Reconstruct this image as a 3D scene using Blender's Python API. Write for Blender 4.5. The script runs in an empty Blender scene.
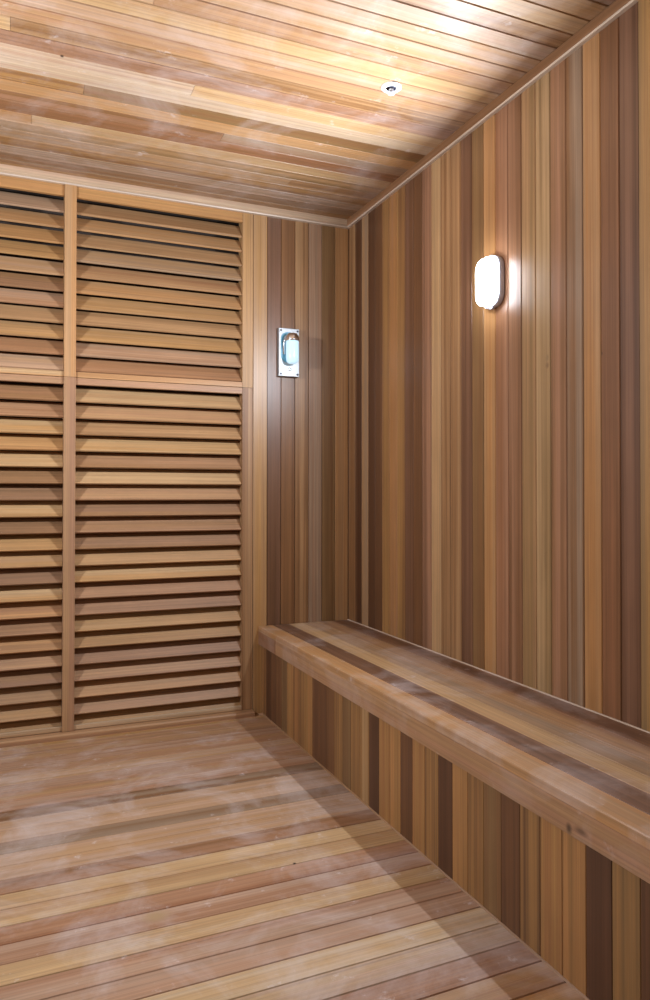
import bpy, math, random
from mathutils import Vector, Matrix

# ------------------------------------------------------------------ camera, world, exposure
S = bpy.context.scene
COL = S.collection
F_PX, YAW, PITCH, ROLL, CAM_H = 737.07, 0.40162, 0.0126, 0.00083, 1.0550
cam_data = bpy.data.cameras.new('camera')
cam = bpy.data.objects.new('camera', cam_data)
COL.objects.link(cam)
cam_data.sensor_fit = 'VERTICAL'
cam_data.sensor_height = 36.0
cam_data.lens = F_PX / 1000.0 * 36.0
cam_data.shift_y = -15.66 / 1000.0
cam_data.clip_start = 0.01
fwd = Vector((math.sin(YAW) * math.cos(PITCH), math.cos(YAW) * math.cos(PITCH), math.sin(PITCH)))
cam.matrix_world = (Matrix.Translation((0, 0, CAM_H))
                    @ Matrix.Rotation(-YAW, 4, 'Z')
                    @ Matrix.Rotation(math.pi / 2 + PITCH, 4, 'X')
                    @ Matrix.Rotation(ROLL, 4, 'Z'))
S.camera = cam

world = bpy.data.worlds.new('world')
S.world = world
world.use_nodes = True
world.node_tree.nodes['Background'].inputs[0].default_value = (0.9, 0.95, 1.0, 1)
world.node_tree.nodes['Background'].inputs[1].default_value = 0.02

S.view_settings.view_transform = 'Standard'
S.view_settings.look = 'None'
S.view_settings.gamma = 1.0
S.view_settings.use_curve_mapping = False
S.view_settings.exposure = 0.0
S.cycles.use_denoising = True
S.cycles.denoising_prefilter = 'ACCURATE'
S.cycles.denoising_input_passes = 'RGB_ALBEDO_NORMAL'
S.cycles.max_bounces = 10
S.cycles.diffuse_bounces = 8
S.cycles.sample_clamp_indirect = 6.0

LAMP_COL = (0.82, 0.90, 1.0)
LAMP_RIGHT = 49.0    # watts of each lamp's LED board
LAMP_LEFT = 48.0
FILL_REAR = 8.0  # watts of the added fill pair behind the camera
GLOW = 40.0          # radiance of the lit diffusers
ALB = 0.74           # overall albedo gain of the wood
SAT = 1.04
TINT = (0.995, 0.985, 0.925)

# ------------------------------------------------------------------ room dimensions (metres)
XR, XL = 1.5682, -1.106
D, YF = 3.3925, -0.85
H = 2.44
P = 0.0718           # board pitch

R = random.Random(11)

# ------------------------------------------------------------------ wood palette (sRGB of each board)
PAL = dict(
    white=(226, 206, 192), pale=(216, 190, 162), cream=(210, 174, 132), tan=(192, 150, 110), gold=(188, 142, 90),
    orange=(194, 140, 90), rose=(176, 131, 103), redb=(158, 108, 78), brown=(142, 100, 66),
    mauve=(138, 100, 80), dark=(104, 70, 49), vdark=(76, 47, 32), olive=(150, 118, 80),
    grey=(166, 140, 118), pink=(198, 163, 140), midb=(126, 86, 57))


def s2l(c):
    c /= 255.0
    return c / 12.92 if c <= 0.04045 else ((c + 0.055) / 1.055) ** 2.4


def pal(name, jit=0.0):
    r, g, b = [s2l(v) for v in PAL[name]]
    l = 0.3 * r + 0.6 * g + 0.1 * b
    k = ALB * (1 + R.uniform(-jit, jit))
    return tuple(max(0.0, (l + (v - l) * SAT) * k * t_) for v, t_ in zip((r, g, b), TINT)) + (1.0,)


BLEND = ['tan', 0.10]        # species tone every board of the current surface shares


def tones(spec):
    """'tan' or 'tan/dark' -> (main tone, streak tone)"""
    a, _, b = spec.partition('/')
    ca = pal(a, 0.06)
    mean = pal(BLEND[0])
    ca = tuple(p_ * (1 - BLEND[1]) + q_ * BLEND[1] for p_, q_ in zip(ca, mean))
    if b:
        cb = tuple(0.12 * p_ + 0.88 * q_ for p_, q_ in zip(ca, pal(b, 0.04)))
    else:
        k = R.uniform(0.68, 0.86)
        cb = (ca[0] * k, ca[1] * k * 0.97, ca[2] * k * 0.95, 1)
    return ca, cb


# ------------------------------------------------------------------ materials
def new_mat(name):
    m = bpy.data.materials.new(name)
    m.use_nodes = True
    nt = m.node_tree
    return m, nt, nt.nodes['Principled BSDF']


def wood_mat(name, rough=0.5, chalk=0.0, knots=(), spec=0.5, bump=0.25):
    m, nt, bs = new_mat(name)
    N, L = nt.nodes, nt.links

    def node(t, **kw):
        n = N.new(t)
        for k, v in kw.items():
            setattr(n, k, v)
        return n

    def noise(vec, scale, sx, sy, detail=3, rough_=0.55, dist=0.0):
        mp = node('ShaderNodeMapping')
        mp.inputs['Scale'].default_value = (sx, sy, 1)
        L.new(vec, mp.inputs['Vector'])
        n = node('ShaderNodeTexNoise')
        n.inputs['Scale'].default_value = scale
        n.inputs['Detail'].default_value = detail
        n.inputs['Roughness'].default_value = rough_
        n.inputs['Distortion'].default_value = dist
        L.new(mp.outputs[0], n.inputs['Vector'])
        return n.outputs['Fac']

    def ramp(val, a, b, lo, hi):
        r = node('ShaderNodeMapRange')
        r.inputs['From Min'].default_value = a
        r.inputs['From Max'].default_value = b
        r.inputs['To Min'].default_value = lo
        r.inputs['To Max'].default_value = hi
        L.new(val, r.inputs['Value'])
        return r.outputs[0]

    def mult(a, b):
        n = node('ShaderNodeMath', operation='MULTIPLY')
        L.new(a, n.inputs[0])
        L.new(b, n.inputs[1])
        return n.outputs[0]

    def mix(fac, a, b, mode='MIX'):
        n = node('ShaderNodeMix', data_type='RGBA', blend_type=mode)
        if isinstance(fac, float):
            n.inputs[0].default_value = fac
        else:
            L.new(fac, n.inputs[0])
        for s, v in ((6, a), (7, b)):
            if isinstance(v, tuple):
                n.inputs[s].default_value = v
            else:
                L.new(v, n.inputs[s])
        return n.outputs[2]

    uv = node('ShaderNodeUVMap', uv_map='grain').outputs[0]
    ta = node('ShaderNodeAttribute', attribute_name='tone').outputs['Color']
    tb = node('ShaderNodeAttribute', attribute_name='streak').outputs['Color']
    broad = noise(uv, 1.0, 30, 0.3, 3, 0.55, 0.0)
    mid = noise(uv, 1.0, 110, 0.8, 3, 0.6, 0.0)
    fine = noise(uv, 1.0, 330, 2.5, 3, 0.65)
    blotch = noise(uv, 1.0, 9, 4, 4, 0.6)
    c = mix(ramp(broad, 0.40, 0.62, 0, 1), ta, tb)
    g1 = ramp(mid, 0.3, 0.7, 0.80, 1.14)
    g2 = ramp(fine, 0.3, 0.7, 0.84, 1.12)
    g3 = ramp(blotch, 0.3, 0.7, 0.94, 1.06)
    g = mult(mult(g1, g2), g3)
    comb = node('ShaderNodeCombineColor')
    for i in range(3):
        L.new(g, comb.inputs[i])
    c = mix(1.0, c, comb.outputs[0], 'MULTIPLY')
    if chalk > 0:
        obj = node('ShaderNodeTexCoord').outputs['Object']
        n1 = node('ShaderNodeTexNoise')
        n1.inputs['Scale'].default_value = 3.2
        n1.inputs['Detail'].default_value = 8
        n1.inputs['Roughness'].default_value = 0.68
        n1.inputs['Distortion'].default_value = 0.6
        L.new(obj, n1.inputs['Vector'])
        f1 = ramp(n1.outputs['Fac'], 0.47, 0.72, 0, chalk)
        c = mix(f1, c, (0.62, 0.55, 0.54, 1))
        n2 = node('ShaderNodeTexNoise')
        n2.inputs['Scale'].default_value = 14
        n2.inputs['Detail'].default_value = 6
        n2.inputs['Roughness'].default_value = 0.7
        L.new(obj, n2.inputs['Vector'])
        f2 = ramp(n2.outputs['Fac'], 0.62, 0.74, 0, min(1.0, chalk * 1.3))
        c = mix(f2, c, (0.68, 0.62, 0.62, 1))
    if knots:
        obj = node('ShaderNodeTexCoord').outputs['Object']
        for (p, rad, colr) in knots:
            sub = node('ShaderNodeVectorMath', operation='SUBTRACT')
            L.new(obj, sub.inputs[0])
            sub.inputs[1].default_value = p
            sc = node('ShaderNodeVectorMath', operation='DIVIDE')
            L.new(sub.outputs[0], sc.inputs[0])
            sc.inputs[1].default_value = rad
            ln = node('ShaderNodeVectorMath', operation='LENGTH')
            L.new(sc.outputs[0], ln.inputs[0])
            f = ramp(ln.outputs['Value'], 0.35, 1.25, 1, 0)
            c = mix(f, c, colr)
    L.new(c, bs.inputs['Base Color'])
    bs.inputs['Roughness'].default_value = rough
    bs.inputs['Specular IOR Level'].default_value = spec
    if bump:
        b = node('ShaderNodeBump')
        b.inputs['Strength'].default_value = bump
        b.inputs['Distance'].default_value = 0.0006
        L.new(g2, b.inputs['Height'])
        L.new(b.outputs[0], bs.inputs['Normal'])
    return m


def plain(name, col, rough=0.5, metal=0.0, emit=None, strength=0.0, **kw):
    m, nt, bs = new_mat(name)
    bs.inputs['Base Color'].default_value = tuple(col) + (1,)
    bs.inputs['Roughness'].default_value = rough
    bs.inputs['Metallic'].default_value = metal
    if emit:
        bs.inputs['Emission Color'].default_value = tuple(emit[:3]) + (1,)
        bs.inputs['Emission Strength'].default_value = strength
    for k, v in kw.items():
        bs.inputs[k].default_value = v
    return m


DARKK = (0.035, 0.018, 0.010, 1)
M_WALL = wood_mat('cedar_wall_boards', 0.38, knots=[
    ((XR, 1.8813, 1.4645), (0.2, 0.009, 0.010), (0.20, 0.11, 0.05, 1)),
    ((XR, 1.8813, 1.489), (0.2, 0.008, 0.012), (0.24, 0.15, 0.07, 1)),
    ((XR, 1.6453, 1.4612), (0.2, 0.0035, 0.006), DARKK)])
M_CEIL = wood_mat('cedar_ceiling_boards', 0.4, chalk=0.32, knots=[((0.138, 2.459, H), (0.006, 0.008, 0.2), DARKK)])  # chalk: whitish scuffs, strengthened to paint in the lamp's pale sheen
M_FLOOR = wood_mat('cedar_floor_boards', 0.5, chalk=0.5, knots=[((0.748, 1.982, 0), (0.005, 0.005, 0.2), DARKK),
    ((0.20, 2.299, 0), (0.14, 0.022, 0.2), (0.42, 0.25, 0.13, 1)), ((0.338, 1.87, 0), (0.035, 0.026, 0.2), (0.36, 0.23, 0.12, 1))])
M_LOUVRE = wood_mat('cedar_louvre', 0.5)
M_BENCH = wood_mat('cedar_bench', 0.45, chalk=0.40)
M_FASCIA = wood_mat('cedar_fascia', 0.5, chalk=0.25, knots=[
    ((-0.008, 1.246, 0.006), (0.2, 0.009, 0.012), (0.10, 0.055, 0.03, 1)),
    ((-0.008, 1.2105, 0.014), (0.2, 0.020, 0.008), (0.17, 0.09, 0.05, 1))])
M_SKIRT = wood_mat('cedar_skirt_boards', 0.5)
M_TRIM = wood_mat('cedar_trim', 0.4)
M_BACK = plain('dark_backing', (0.03, 0.018, 0.012), 0.9)


# ------------------------------------------------------------------ mesh collecting
class Boards:
    def __init__(self):
        self.v, self.f, self.a, self.b, self.uv = [], [], [], [], []

    def prism(self, origin, along, across, normal, length, section, spec='tan', tn=None):
        """extrude a section (list of (across, normal) points, counterclockwise seen along -along) by length"""
        o, al, ac, nn = Vector(origin), Vector(along), Vector(across), Vector(normal)
        ta, tb = tn or tones(spec)
        ru, rv = R.uniform(0, 50), R.uniform(0, 50)
        n = len(section)
        base = len(self.v)
        for s in (0, length):
            for (x, y) in section:
                self.v.append(tuple(o + al * s + ac * x + nn * y))
        flip = al.cross(ac).dot(nn) < 0

        def add(idx, uvs):
            if flip:
                idx, uvs = idx[::-1], uvs[::-1]
            self.f.append([base + i for i in idx])
            self.a.append(ta)
            self.b.append(tb)
            self.uv.append(uvs)
        per = 0
        for i in range(n):
            j = (i + 1) % n
            dx = math.hypot(section[j][0] - section[i][0], section[j][1] - section[i][1])
            add([i, j, n + j, n + i][::1],
                [(ru + per, rv), (ru + per + dx, rv), (ru + per + dx, rv + length), (ru + per, rv + length)])
            per += dx
        add(list(range(n))[::-1], [(ru + section[i][0], rv + section[i][1]) for i in range(n)][::-1])
        add([n + i for i in range(n)], [(ru + section[i][0], rv + section[i][1]) for i in range(n)])

    def board(self, origin, along, across, normal, length, w, t, spec='tan', gap=0.0010, ch=0.0014, tn=None):
        """board whose visible face looks along +normal at the origin plane, thickness t behind it"""
        g = gap
        sec = [(g, -t), (w - g, -t), (w - g, -1.6 * ch), (w - g - ch, 0), (g + ch, 0), (g, -1.6 * ch)]
        self.prism(origin, along, across, normal, length, sec, spec, tn)

    def build(self, name, mat, parent=None, loc=(0, 0, 0), extra=None):
        me = bpy.data.meshes.new(name)
        L = Vector(loc)
        me.from_pydata([tuple(Vector(p) - L) for p in self.v], [], self.f)
        me.uv_layers.new(name='grain')
        me.color_attributes.new('tone', 'FLOAT_COLOR', 'CORNER')
        me.color_attributes.new('streak', 'FLOAT_COLOR', 'CORNER')
        uvl = me.uv_layers['grain']
        A = me.color_attributes['tone']
        B = me.color_attributes['streak']
        for p, a, b, uvs in zip(me.polygons, self.a, self.b, self.uv):
            for k, li in enumerate(p.loop_indices):
                uvl.data[li].uv = uvs[k]
                A.data[li].color = a
                B.data[li].color = b
        me.materials.append(mat)
        if extra:
            for m in extra:
                me.materials.append(m)
        o = bpy.data.objects.new(name, me)
        COL.objects.link(o)
        # keep world placement when parented to an empty at its own place
        o.location = L
        if parent:
            o.parent = parent
            o.location = L - parent.location
        return o


X, Y, Z = Vector((1, 0, 0)), Vector((0, 1, 0)), Vector((0, 0, 1))


def mesh_obj(name, verts, faces, mat, parent=None, loc=(0, 0, 0), smooth=False):
    me = bpy.data.meshes.new(name)
    me.from_pydata([tuple(v) for v in verts], [], faces)
    me.materials.append(mat)
    if smooth:
        for p in me.polygons:
            p.use_smooth = True
    me.validate()
    o = bpy.data.objects.new(name, me)
    COL.objects.link(o)
    o.location = loc
    if parent:
        o.parent = parent
    return o


def struct(o):
    o['kind'] = 'structure'
    return o


def empty(name, loc, label, cat, group=None):
    o = bpy.data.objects.new(name, None)
    COL.objects.link(o)
    o.location = loc
    o.empty_display_size = 0.05
    o['label'] = label
    o['category'] = cat
    if group:
        o['group'] = group
    return o


def rand_spec():
    return R.choice(['tan', 'tan/brown', 'brown', 'mauve', 'gold', 'orange', 'dark', 'rose', 'brown/dark', 'olive', 'cream'])


# ------------------------------------------------------------------ the room: walls of vertical boards
# back wall: boards right of the casing
T = 0.018
bw = Boards()
back_specs = ['dark/mauve', 'brown/midb', 'tan/brown', 'rose/grey', 'olive/midb', 'tan/orange']
x0, pw = 1.135, (XR - 1.135) / 6
for i, s in enumerate(back_specs):
    bw.board((x0 + i * pw, D, 0), Z, X, -Y, H, pw, T, s)
for i in range(6):
    bw.board((-0.668 - (i + 1) * (XL + 0.668) / -6, D, 0), Z, X, -Y, H, (-0.668 - XL) / 6, T, rand_spec())
wb = bw
# boarding behind the louvres' plane: cavity sides, top and back, part of the same wall
bm_ = Boards()
o = bw.build('wall_back', M_WALL, extra=[M_BACK])
struct(o)
cav = Boards()
for (c0, sz) in (((XL - 0.02, D + 0.20, 0), (XR - XL + 0.04, 0.02, H)),):
    cav.prism(c0, Z, X, Y, sz[2], [(0, 0), (sz[0], 0), (sz[0], sz[1]), (0, sz[1])], 'vdark')
for (xa, xb_) in ((XL - 0.02, -0.60), (1.07, XR + 0.02)):
    cav.prism((xa, D + T + 0.001, 0), Z, X, Y, H, [(0, 0), (xb_ - xa, 0), (xb_ - xa, 0.18), (0, 0.18)], 'vdark')
cav.prism((-0.6, D + T, H - 0.03), X, Y, Z, 1.67, [(0, 0), (0.18, 0), (0.18, 0.03), (0, 0.03)], 'vdark')
cav.prism((-0.6, D + T, 0.0), X, Y, Z, 1.67, [(0, 0), (0.18, 0), (0.18, 0.012), (0, 0.012)], 'vdark')
# merge the cavity into wall_back
c = cav.build('wall_cavity', M_BACK)
for p in c.data.polygons:
    p.material_index = 0
me_o = o.data


def merge(dst, src, mat_index):
    import bmesh
    bmx = bmesh.new()
    bmx.from_mesh(dst.data)
    n0 = len(bmx.faces)
    bmx.from_mesh(src.data)
    bmx.faces.ensure_lookup_table()
    for f in bmx.faces[n0:]:
        f.material_index = mat_index
    bmx.to_mesh(dst.data)
    bmx.free()
    bpy.data.objects.remove(src)


merge(o, c, 1)

BLEND[:] = ['brown', 0.20]
# right wall: boards counted from the wide edge board towards the back corner
rw = Boards()
right_specs = [
    'mauve/dark', 'redb/midb', 'orange/tan', 'brown/grey', 'rose/brown', 'cream/olive', 'tan/olive', 'rose/midb',
    'redb/rose', 'orange/tan', 'olive/brown', 'mauve/dark', 'tan/brown', 'brown/tan', 'cream/tan', 'mauve/rose',
    'dark/midb', 'dark/mauve', 'brown/gold', 'orange/rose', 'gold/brown', 'dark/midb', 'vdark/dark', 'tan/grey',
    'dark/vdark', 'brown/tan', 'brown/dark']
Y0 = 1.504
for k, s in enumerate(right_specs):
    ya = Y0 + k * 0.0722
    w = min(0.0722, D - ya)
    rw.board((XR, ya, 0), Z, Y, -X, H, w, T, s, ch=0.0020 if k < 10 else 0.0012)
yy = Y0 - 0.12
while yy > YF:
    w = min(0.0722, yy - YF)
    rw.board((XR, yy - w, 0), Z, Y, -X, H, w, T, rand_spec())
    yy -= 0.0722
o = rw.build('wall_right', M_WALL, extra=[M_BACK])
bk = Boards()
bk.prism((XR + T + 0.0005, YF, 0), Z, Y, X, H, [(0, 0), (D - YF, 0), (D - YF, 0.02), (0, 0.02)], 'vdark')
c = bk.build('backing', M_BACK)
merge(o, c, 1)
struct(o)

BLEND[:] = ['tan', 0.10]
lw = Boards()
yy = D
while yy > YF + 0.001:
    w = min(0.0722, yy - YF)
    lw.board((XL, yy - w, 0), Z, Y, X, H, w, T, rand_spec())
    yy -= 0.0722
lw.prism((XL - T - 0.02, YF, 0), Z, Y, X, H, [(0, 0), (D - YF, 0), (D - YF, 0.0195), (0, 0.0195)], 'vdark')
struct(lw.build('wall_left', M_WALL))

fw = Boards()
xx = XL
while xx < XR - 0.001:
    w = min(0.0722, XR - xx)
    fw.board((xx, YF, 0), Z, X, Y, H, w, T, rand_spec())
    xx += 0.0722
fw.prism((XL, YF - T - 0.02, 0), Z, X, Y, H, [(0, 0), (XR - XL, 0), (XR - XL, 0.0195), (0, 0.0195)], 'vdark')
struct(fw.build('wall_front', M_WALL))

# ------------------------------------------------------------------ ceiling, boards running left to right
ceil_rows = [
    [(9, 'gold/brown')],
    [(9, 'brown/grey')],
    [(9, 'grey/pink')],
    [(9, 'brown/gold')],
    [(1.13, 'tan/grey'), (9, 'tan/brown')],
    [(9, 'tan/olive')],
    [(0.06, 'orange/tan'), (9, 'cream/tan')],
    [(9, 'redb/brown')],
    [(0.745, 'brown/rose'), (9, 'grey/rose')],
    [(9, 'orange/tan')],
    [(0.22, 'brown/gold'), (9, 'brown/olive')],
    [(9, 'pale/pink')],
    [(0.565, 'pink/pale'), (9, 'cream/tan')],
    [(9, 'rose/mauve')],
    [(-0.012, 'tan/cream'), (9, 'brown/tan')],
    [(9, 'rose/tan')],
    [(9, 'tan/pink')],
    [(9, 'tan/cream')],
    [(0.36, 'pink/tan'), (9, 'tan/rose')],
    [(9, 'tan/pink')],
    [(9, 'pink/tan')],
    [(9, 'pink/pale')],
    [(9, 'tan/brown')],
    [(9, 'cream/tan')],
    [(9, 'tan/gold')],
    [(9, 'brown/grey')],
]
cb = Boards()
j = 0
yb = D
while yb > YF + 0.001:
    w = min(P, yb - YF)
    row = ceil_rows[j] if j < len(ceil_rows) else [(9, rand_spec())]
    xa = XL
    for (xe, s) in row:
        xe = min(xe, XR)
        cb.board((xa, yb - w, H), X, Y, -Z, xe - xa - (0.001 if xe < XR else 0), w, T, s,
                 gap=0.0015 if j > 13 else 0.0006, ch=0.0022 if j > 13 else 0.0008)
        xa = xe
    yb -= P
    j += 1
cb.prism((XL - 0.04, YF - 0.04, H + T + 0.0005), X, Y, Z, XR - XL + 0.08,
         [(0, 0), (D - YF + 0.26, 0), (D - YF + 0.26, 0.02), (0, 0.02)], 'vdark')
struct(cb.build('ceiling', M_CEIL))

# ------------------------------------------------------------------ floor, boards running left to right with a hair of skew
floor_specs = ['gold/tan', 'rose/tan', 'tan/rose', 'rose/pink', 'rose/tan', 'tan/pink', 'rose/pink', 'tan/rose', 'pink/rose',
               'midb/grey', 'pink/tan', 'tan/pink', 'brown/grey', 'tan/pink', 'tan/pink', 'rose/brown', 'cream/tan',
               'tan/cream', 'rose/redb', 'rose/pink', 'cream/tan', 'pink/rose', 'rose/pink', 'cream/pale', 'pink/cream',
               'redb/rose', 'rose/tan', 'orange/tan', 'tan/rose', 'rose/tan']
fb = Boards()
SK = 0.012
fal = Vector((1, SK, 0)).normalized()
fac_ = Vector((-SK, 1, 0)).normalized()
PF = 0.0787
j = -1
while True:
    yc = 3.388 - PF * (j + 1)          # at X = 0.1
    if yc < YF - 0.05:
        break
    s = floor_specs[j] if 0 <= j < len(floor_specs) else rand_spec()
    org = Vector((0.1, yc, 0)) + fal * (XL - 0.12)
    fb.board(org, fal, fac_, Z, XR - XL + 0.04, PF, T, s, gap=0.0010 if j > 14 else 0.0006, ch=0.0016)
    j += 1
fb.prism((XL - 0.04, YF - 0.08, -T - 0.021), X, Y, Z, XR - XL + 0.08,
         [(0, 0), (D - YF + 0.30, 0), (D - YF + 0.30, 0.02), (0, 0.02)], 'vdark')
struct(fb.build('floor', M_FLOOR))

# ------------------------------------------------------------------ trims
def soft_sec(w, h, r=0.003):
    """rectangle 0..w x 0..h with softened corners"""
    return [(r, 0), (w - r, 0), (w, r), (w, h - r), (w - r, h), (r, h), (0, h - r), (0, r)]


t = Boards()       # along the back wall under the ceiling
t.prism((XL, D - 0.024, H - 0.034), X, Y, Z, XR - XL, [(0.010, 0), (0.024, 0), (0.024, 0.034), (0, 0.034), (0, 0.008)], 'pale/pink')
t.prism((XL, D - 0.021, H - 0.0395), X, Y, Z, XR - XL, [(0.003, 0), (0.021, 0), (0.021, 0.0053), (0, 0.0053)], 'white/pale')  # pale strip paints in the lamplight on the trim's underside
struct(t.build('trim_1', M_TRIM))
t = Boards()       # along the right wall under the ceiling
t.prism((XR - 0.018, YF, H - 0.034), Y, X, Z, D - 0.0245 - YF, soft_sec(0.018, 0.034, 0.0015), 'rose/brown')
t.prism((XR - 0.0165, YF, H - 0.0395), Y, X, Z, D - 0.0245 - YF, [(0.003, 0), (0.0165, 0), (0.0165, 0.0053), (0, 0.0053)], 'white/pale')  # white tone stands for the lamplit bottom face of this trim
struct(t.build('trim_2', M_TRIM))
t = Boards()       # along the left wall
t.prism((XL, YF, H - 0.034), Y, X, Z, D - 0.0245 - YF, soft_sec(0.018, 0.034, 0.0015), 'pink/rose')
struct(t.build('trim_3', M_TRIM))
t = Boards()       # casing boards beside the louvres
t.board((1.0635, D - 0.004, 0), Z, X, -Y, H - 0.0397, 0.0715, 0.07, 'tan/gold', gap=0.0006)
struct(t.build('trim_4', M_TRIM))
t = Boards()
t.board((-0.668, D - 0.004, 0), Z, X, -Y, H - 0.0397, 0.0715, 0.07, 'cream/gold', gap=0.0006)
struct(t.build('trim_5', M_TRIM))
t = Boards()       # sill strip on the floor under the louvres
t.prism((-0.5955, D - 0.044, 0), X, Y, Z, 1.658, [(0, 0), (0.109, 0), (0.109, 0.026), (0.006, 0.024), (0, 0.018)], 'rose/tan')
struct(t.build('trim_6', M_TRIM))


t = Boards()       # wide upright board where the right wall's boarding changes, above the bench
t.board((XR - 0.004, Y0 - 0.12, 0.4225), Z, Y, -X, H - 0.0397 - 0.4225, 0.12, 0.02, 'olive/gold', gap=0.0015)
struct(t.build('trim_7', M_TRIM))

# ------------------------------------------------------------------ louvred panels
def louvre_panel(label, z0, z1, rail_b, rail_t, first, pitch, left_specs, right_specs_, stile_spec, mull_spec, rail_specs):
    root = empty('louvred_panel', (0.233, D, z0), label, 'louvre panel')
    yf = D - 0.004
    for xs in (-0.595, 1.0095):
        b = Boards()
        b.board((xs, yf, z0), Z, X, -Y, z1 - z0, 0.0535, 0.066, stile_spec, gap=0.0006, ch=0.001)
        b.build('stile', M_LOUVRE, root, (xs, D, z0))
    b = Boards()
    b.board((0.2040, D - 0.014, z0), Z, X, -Y, z1 - z0, 0.0505, 0.076, mull_spec, gap=0.0005, ch=0.001)
    b.build('mullion', M_LOUVRE, root, (0.2, D, z0))
    for (za, zb_, sp) in ((z0, z0 + rail_b, rail_specs[0]), (z1 - rail_t, z1, rail_specs[1])):
        for (xa, xb_) in ((-0.5415, 0.2040), (0.2545, 1.0095)):
            b = Boards()
            b.board((xa, yf, za), X, Z, -Y, xb_ - xa, zb_ - za, 0.018, sp, gap=0.0, ch=0.001)
            b.build('rail', M_LOUVRE, root, (xa, D, za))
    # one slat: lower edge in front, upper edge behind
    ang = math.radians(37.0)
    up = Vector((0, math.sin(ang), math.cos(ang)))         # along the slat's face, upwards and back
    nrm = Vector((0, -math.cos(ang), math.sin(ang)))       # face normal, towards the room and up
    for (xa, xb_, specs) in ((-0.541, 0.2035, left_specs), (0.255, 1.009, right_specs_)):
        for i, sp in enumerate(specs):
            zb_ = z1 - rail_t - first - pitch * (i + 1) + pitch
            b = Boards()
            org = Vector((xa, D + 0.003, zb_ - pitch))
            ta, tb = tones(sp)
            mean = pal('tan')
            ta = tuple(0.72 * p_ + 0.28 * q_ for p_, q_ in zip(ta, mean))
            tb = tuple(0.72 * p_ + 0.28 * q_ for p_, q_ in zip(tb, mean))
            b.board(org, X, up, nrm, xb_ - xa, 0.083, 0.0085, sp, gap=0.0, ch=0.0008, tn=(ta, tb))
            b.build('slat', M_LOUVRE, root, tuple(org))
    return root


louvre_panel('upper louvred cedar panel above the horizontal seam, reaching up to the ceiling trim', 1.5625, 2.4055, 0.025, 0.0515,
             -0.003, 0.0694,
             ['pink/grey', 'tan/orange', 'gold/orange', 'gold', 'pink/tan', 'brown/mauve', 'rose/pink', 'tan', 'tan/gold', 'redb/rose', 'pink/tan'],
             ['tan/brown', 'tan/orange', 'tan', 'tan/grey', 'tan/redb', 'orange/tan', 'tan/gold', 'tan/brown', 'gold/tan', 'pink/rose', 'redb/rose'],
             'tan/gold', 'tan/orange', ('cream/orange', 'orange/gold'))
louvre_panel('lower louvred cedar panel below the horizontal seam, standing on the floor sill', 0.0265, 1.5610, 0.018, 0.0300,
             -0.0012, 0.0720,
             ['redb/brown', 'rose/redb', 'gold/cream', 'gold/orange', 'cream/gold', 'brown', 'dark/mauve', 'gold/cream', 'dark/midb', 'gold',
              'tan/gold', 'dark/mauve', 'gold/cream', 'orange/redb', 'rose/brown', 'orange/brown', 'rose/tan', 'brown/mauve', 'tan', 'tan/gold', 'gold'],
             ['cream/tan', 'tan/rose', 'brown/tan', 'gold/cream', 'rose/brown', 'cream/tan', 'tan/rose', 'brown/mauve', 'brown/rose', 'mauve/brown',
              'gold/tan', 'gold/cream', 'rose/redb', 'mauve/rose', 'gold/cream', 'gold', 'mauve/rose', 'rose/tan', 'tan/orange', 'rose/tan', 'gold'],
             'brown/tan', 'rose/tan', ('pale/tan', 'rose/tan'))

# ------------------------------------------------------------------ bench
ZB = 0.419
XB, XS = 1.0915, 1.1115
YE = D - 0.0045
bench = empty('bench', (1.34, (YE + YF) / 2, 0), 'long boxed-in cedar bench built along the right wall', 'bench')
bl = YE - YF - 0.002
b = Boards()
seat = [(XB, 0.0765, 'tan/orange'), (1.168, 0.080, 'mauve/dark'), (1.248, 0.074, 'cream/tan'), (1.322, 0.078, 'tan/grey'),
        (1.400, 0.077, 'tan/rose'), (1.477, XR - 1.4785, 'mauve/dark')]
for (xa, w, s) in seat:
    b.board((xa, YF + 0.001, ZB), Y, X, Z, bl, w, 0.024, s, gap=0.0003, ch=0.002 if xa == XB else 0.0007)
b.prism((XR - 0.0065, YF + 0.001, ZB), Y, X, Z, bl, [(0, 0), (0.005, 0), (0.005, 0.003), (0.002, 0.003)], 'white/pale')
b.build('seat', M_BENCH, bench, (1.34, 0, ZB))
b = Boards()
YJ = 3.14
b.board((XB + 0.001, YF + 0.001, ZB - 0.088), Y, Z, -X, YJ - YF - 0.002, 0.0638, 0.014, 'rose/tan', gap=0.0, ch=0.001)
b.board((XB + 0.001, YJ, ZB - 0.088), Y, Z, -X, YE - YJ, 0.0638, 0.014, 'redb/brown', gap=0.0, ch=0.001)
b.build('fascia', M_FASCIA, bench, (1.1, 0, ZB - 0.08))
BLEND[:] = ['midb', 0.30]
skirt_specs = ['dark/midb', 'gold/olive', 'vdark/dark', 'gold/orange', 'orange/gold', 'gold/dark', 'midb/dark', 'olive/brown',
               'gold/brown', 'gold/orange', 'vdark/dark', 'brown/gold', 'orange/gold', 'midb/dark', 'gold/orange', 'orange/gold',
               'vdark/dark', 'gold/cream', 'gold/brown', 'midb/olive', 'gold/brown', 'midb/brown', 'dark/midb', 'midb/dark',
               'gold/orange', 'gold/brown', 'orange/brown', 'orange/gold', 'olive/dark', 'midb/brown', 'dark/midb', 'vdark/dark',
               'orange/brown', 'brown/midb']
b = Boards()
k = 0
PS = 0.0728
ya = 1.0715 - PS
while ya < YE - 0.003:
    w = min(PS, YE - ya)
    s = skirt_specs[k] if k < len(skirt_specs) else 'brown'
    b.board((XS, ya, 0), Z, Y, -X, ZB - 0.025, w, 0.016, s, gap=0.0006, ch=0.001)
    ya += PS
    k += 1
ya = 1.0715 - PS
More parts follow.
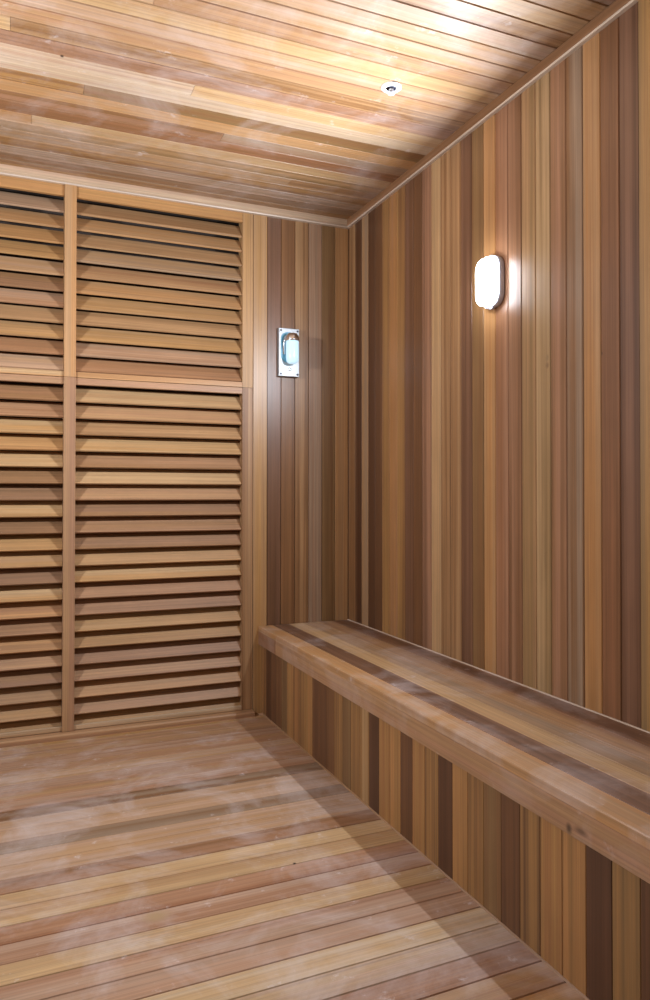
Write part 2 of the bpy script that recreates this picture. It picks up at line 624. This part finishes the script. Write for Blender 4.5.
while ya > YF + 0.003:
    w = min(P, ya - YF - 0.001)
    b.board((XS, ya - w, 0), Z, Y, -X, ZB - 0.025, w, 0.016, rand_spec(), gap=0.0006, ch=0.001)
    ya -= P
b.prism((XS - 0.004, YF + 0.001, 0), Y, X, Z, bl, [(0, 0), (0.0039, 0), (0.0039, 0.004), (0.002, 0.004)], 'tan/pink')
b.build('skirt', M_SKIRT, bench, (XS, 0, 0))


# ------------------------------------------------------------------ bulkhead wall lamps
def rr_outline(hw, hh, r, n=8):
    pts = []
    for cx, cy, a0 in ((hw - r, hh - r, 0), (-(hw - r), hh - r, 90), (-(hw - r), -(hh - r), 180), (hw - r, -(hh - r), 270)):
        for i in range(n + 1):
            a = math.radians(a0 + 90 * i / n)
            pts.append((cx + r * math.cos(a), cy + r * math.sin(a)))
    return pts


def loft(name, levels, mat, parent, frame, cap0=True, cap1=True, smooth=True, loc=(0, 0, 0)):
    """levels: list of (hw, hh, r, depth); frame(a, b, depth)->Vector"""
    verts, faces = [], []
    n = None
    for (hw, hh, r, d) in levels:
        pts = rr_outline(hw, hh, min(r, hw - 1e-4, hh - 1e-4))
        n = len(pts)
        verts += [frame(a, b_, d) for a, b_ in pts]
    for l in range(len(levels) - 1):
        for i in range(n):
            k = (i + 1) % n
            faces.append([l * n + i, l * n + k, (l + 1) * n + k, (l + 1) * n + i])
    if cap0:
        faces.append(list(range(n))[::-1])
    if cap1:
        faces.append([(len(levels) - 1) * n + i for i in range(n)])
    ob = mesh_obj(name, verts, faces, mat, parent, loc, smooth)
    import bmesh
    bm2 = bmesh.new()
    bm2.from_mesh(ob.data)
    bmesh.ops.recalc_face_normals(bm2, faces=bm2.faces)
    bm2.to_mesh(ob.data)
    bm2.free()
    return ob


M_GREY = plain('lamp_housing_grey', (0.52, 0.56, 0.66), 0.4, 0.0)


def bulkhead(xw, sgn, yc, zc, label, strength):
    """sgn: direction into the room (-1 for right wall)"""
    root = empty('wall_lamp', (xw, yc, zc), label, 'lamp')

    def fr(a, b_, d):
        return Vector((sgn * d, a, b_))
    loft('lamp_base', [(0.050, 0.084, 0.040, 0.0005), (0.055, 0.089, 0.044, 0.003), (0.056, 0.090, 0.045, 0.022), (0.054, 0.088, 0.044, 0.025), (0.046, 0.080, 0.038, 0.025)],
         M_GREY, root, fr)
    em = plain('lit_diffuser', (0.9, 0.9, 0.9), 0.4, 0.0, LAMP_COL, GLOW)
    loft('diffuser', [(0.052, 0.083, 0.041, 0.0252), (0.052, 0.083, 0.041, 0.043), (0.048, 0.079, 0.038, 0.051), (0.040, 0.071, 0.032, 0.056), (0.024, 0.055, 0.022, 0.058)],
         em, root, fr)
    for zz in (0.0915, -0.0915):
        loft('clip', [(0.008, 0.003, 0.002, 0.010), (0.008, 0.003, 0.002, 0.022)], M_GREY, root,
             lambda a, b_, d, zz=zz: Vector((sgn * d, a, b_ + zz)))
    ld = bpy.data.lights.new('led_board', 'AREA')
    ld.shape = 'ELLIPSE'
    ld.size, ld.size_y = 0.08, 0.15
    ld.energy = strength
    ld.color = LAMP_COL
    lo = bpy.data.objects.new('led_board', ld)
    COL.objects.link(lo)
    lo.parent = root
    lo.location = (sgn * 0.060, 0, 0)
    lo.rotation_euler = Vector((sgn, 0, 0)).to_track_quat('-Z', 'Z').to_euler()
    return root


bulkhead(XR, -1, 2.153, 1.800, 'lit white oval bulkhead lamp on the right wall, halfway along the bench', LAMP_RIGHT)
bulkhead(XL, 1, 2.153, 1.800, 'lit oval bulkhead lamp on the left wall, facing the bench', LAMP_LEFT)
bulkhead(XR, -1, -0.35, 1.803, 'added fill light in bulkhead form on the right wall behind the camera', FILL_REAR)
bulkhead(XL, 1, -0.35, 1.803, 'added fill light in bulkhead form on the left wall behind the camera', FILL_REAR)  # this rear pair is unseen, added to brighten the whole room

# ------------------------------------------------------------------ stainless fixture with glass jar on the back wall
M_STEEL = plain('brushed_steel', (0.46, 0.48, 0.50), 0.5, 0.8)
M_CHROME = plain('chrome', (0.75, 0.76, 0.80), 0.12, 1.0)
M_SCREW = plain('screw_dark', (0.06, 0.06, 0.09), 0.4, 0.6)
M_GLASS = plain('frosted_jar_glass', (0.50, 0.64, 0.72), 0.15, 0.0, (0.68, 0.90, 1.0), 0.42, **{'Transmission Weight': 0.35, 'IOR': 1.3})
M_BLUE = plain('blue_plate_shade', (0.10, 0.30, 0.42), 0.35)  # bluish shadow and reflection on the steel plate, given as colour
fx, fz = 1.2405, 1.743
fix = empty('vapour_jar_light', (fx, D, fz), 'small steel wall fixture with a bluish glass jar on the back wall', 'light fixture')


def frb(a, b_, d):
    return Vector((a, -d, b_))


loft('mounting_plate', [(0.0525, 0.118, 0.003, 0.0003), (0.0525, 0.118, 0.003, 0.023), (0.050, 0.1155, 0.003, 0.025)], M_STEEL, fix, frb, smooth=False)
loft('shade_patch', [(0.040, 0.074, 0.034, 0.0252), (0.040, 0.074, 0.034, 0.0280)], M_BLUE, fix,
     lambda a, b_, d: frb(a - 0.004, b_ + 0.024, d), smooth=False)  # thin blue piece standing in for shade and reflection on the plate


def lathe(name, prof, mat, parent, centre, axis='Z', n=28):
    verts, faces = [], []
    for (r, h_) in prof:
        for i in range(n):
            a = 2 * math.pi * i / n
            if axis == 'Z':
                verts.append(Vector((r * math.cos(a), r * math.sin(a), h_)) + Vector(centre))
            else:
                verts.append(Vector((r * math.cos(a), -h_, r * math.sin(a))) + Vector(centre))
    for l in range(len(prof) - 1):
        for i in range(n):
            k_ = (i + 1) % n
            faces.append([l * n + i, l * n + k_, (l + 1) * n + k_, (l + 1) * n + i])
    faces.append(list(range(n))[::-1])
    faces.append([(len(prof) - 1) * n + i for i in range(n)])
    ob = mesh_obj(name, verts, faces, mat, parent, (0, 0, 0), True)
    import bmesh
    b2 = bmesh.new()
    b2.from_mesh(ob.data)
    bmesh.ops.recalc_face_normals(b2, faces=b2.faces)
    b2.to_mesh(ob.data)
    b2.free()
    return ob


def tube(name, pts, r, mat, parent, n=10):
    cu = bpy.data.curves.new(name, 'CURVE')
    cu.dimensions = '3D'
    sp = cu.splines.new('POLY')
    sp.points.add(len(pts) - 1)
    for p_, q in zip(sp.points, pts):
        p_.co = (*q, 1)
    cu.bevel_depth = r
    cu.bevel_resolution = 3
    cu.use_fill_caps = True
    tmp = bpy.data.objects.new(name, cu)
    COL.objects.link(tmp)
    dg = bpy.context.evaluated_depsgraph_get()
    me = bpy.data.meshes.new_from_object(tmp.evaluated_get(dg))
    bpy.data.objects.remove(tmp)
    for p_ in me.polygons:
        p_.use_smooth = True
    me.materials.clear()
    me.materials.append(mat)
    ob = bpy.data.objects.new(name, me)
    COL.objects.link(ob)
    ob.parent = parent
    return ob


jy = -0.060
jx = 0.003
lathe('cap', [(0.012, 0.088), (0.024, 0.084), (0.033, 0.070), (0.035, 0.055), (0.035, 0.048), (0.031, 0.048)], M_CHROME, fix, (jx, jy, 0))
lathe('glass_jar', [(0.030, 0.0478), (0.0305, 0.040), (0.0315, 0.020), (0.0315, -0.030), (0.029, -0.048), (0.022, -0.058), (0.010, -0.062)], M_GLASS, fix, (jx, jy, 0))
arm = [(jx - 0.032, -0.030, -0.012), (jx - 0.035, -0.036, 0.020), (jx - 0.035, -0.042, 0.050), (jx - 0.027, -0.048, 0.072), (jx - 0.012, -0.054, 0.082), (jx, -0.058, 0.083)]
tube('bracket_arm', arm, 0.006, M_CHROME, fix)
for (sx, sz) in ((-0.043, 0.106), (0.043, 0.106), (-0.043, -0.106), (0.043, -0.106)):
    lathe('screw', [(0.0050, 0.0251), (0.0050, 0.0268), (0.003, 0.0278)], M_SCREW, fix, (sx, 0, sz), 'Y', 12)
lathe('centre_screw', [(0.008, 0.0251), (0.008, 0.0268), (0.005, 0.028)], M_CHROME, fix, (0.002, 0, -0.082), 'Y', 16)

# ------------------------------------------------------------------ ceiling sprinkler
M_WHITE = plain('white_enamel', (0.86, 0.87, 0.9), 0.35)
M_DARKM = plain('dark_metal', (0.03, 0.03, 0.05), 0.4, 0.5)
spr = empty('fire_sprinkler', (1.182, 2.208, H), 'small round white fire sprinkler in the cedar ceiling', 'sprinkler')
lathe('escutcheon', [(0.0355, -0.0003), (0.0355, -0.002), (0.030, -0.006), (0.020, -0.0065), (0.017, -0.0025)], M_WHITE, spr, (0, 0, 0))
lathe('recess', [(0.0165, -0.0026), (0.0165, -0.0070), (0.014, -0.0068)], M_DARKM, spr, (0, 0, 0), n=24)
lathe('frame_collar', [(0.007, -0.006), (0.007, -0.010), (0.005, -0.012)], M_WHITE, spr, (0, 0, 0), n=16)
for sx in (-1, 1):
    tube('frame_arm', [(sx * 0.006, 0, -0.009), (sx * 0.009, 0, -0.015), (sx * 0.003, 0, -0.021)], 0.0018, M_WHITE, spr)
lathe('glass_bulb', [(0.0015, -0.0122), (0.0022, -0.014), (0.0022, -0.018), (0.0015, -0.0202)], M_DARKM, spr, (0, 0, 0), n=10)
lathe('deflector', [(0.004, -0.0205), (0.012, -0.0215), (0.012, -0.023), (0.004, -0.023)], M_WHITE, spr, (0, 0, 0), n=20)
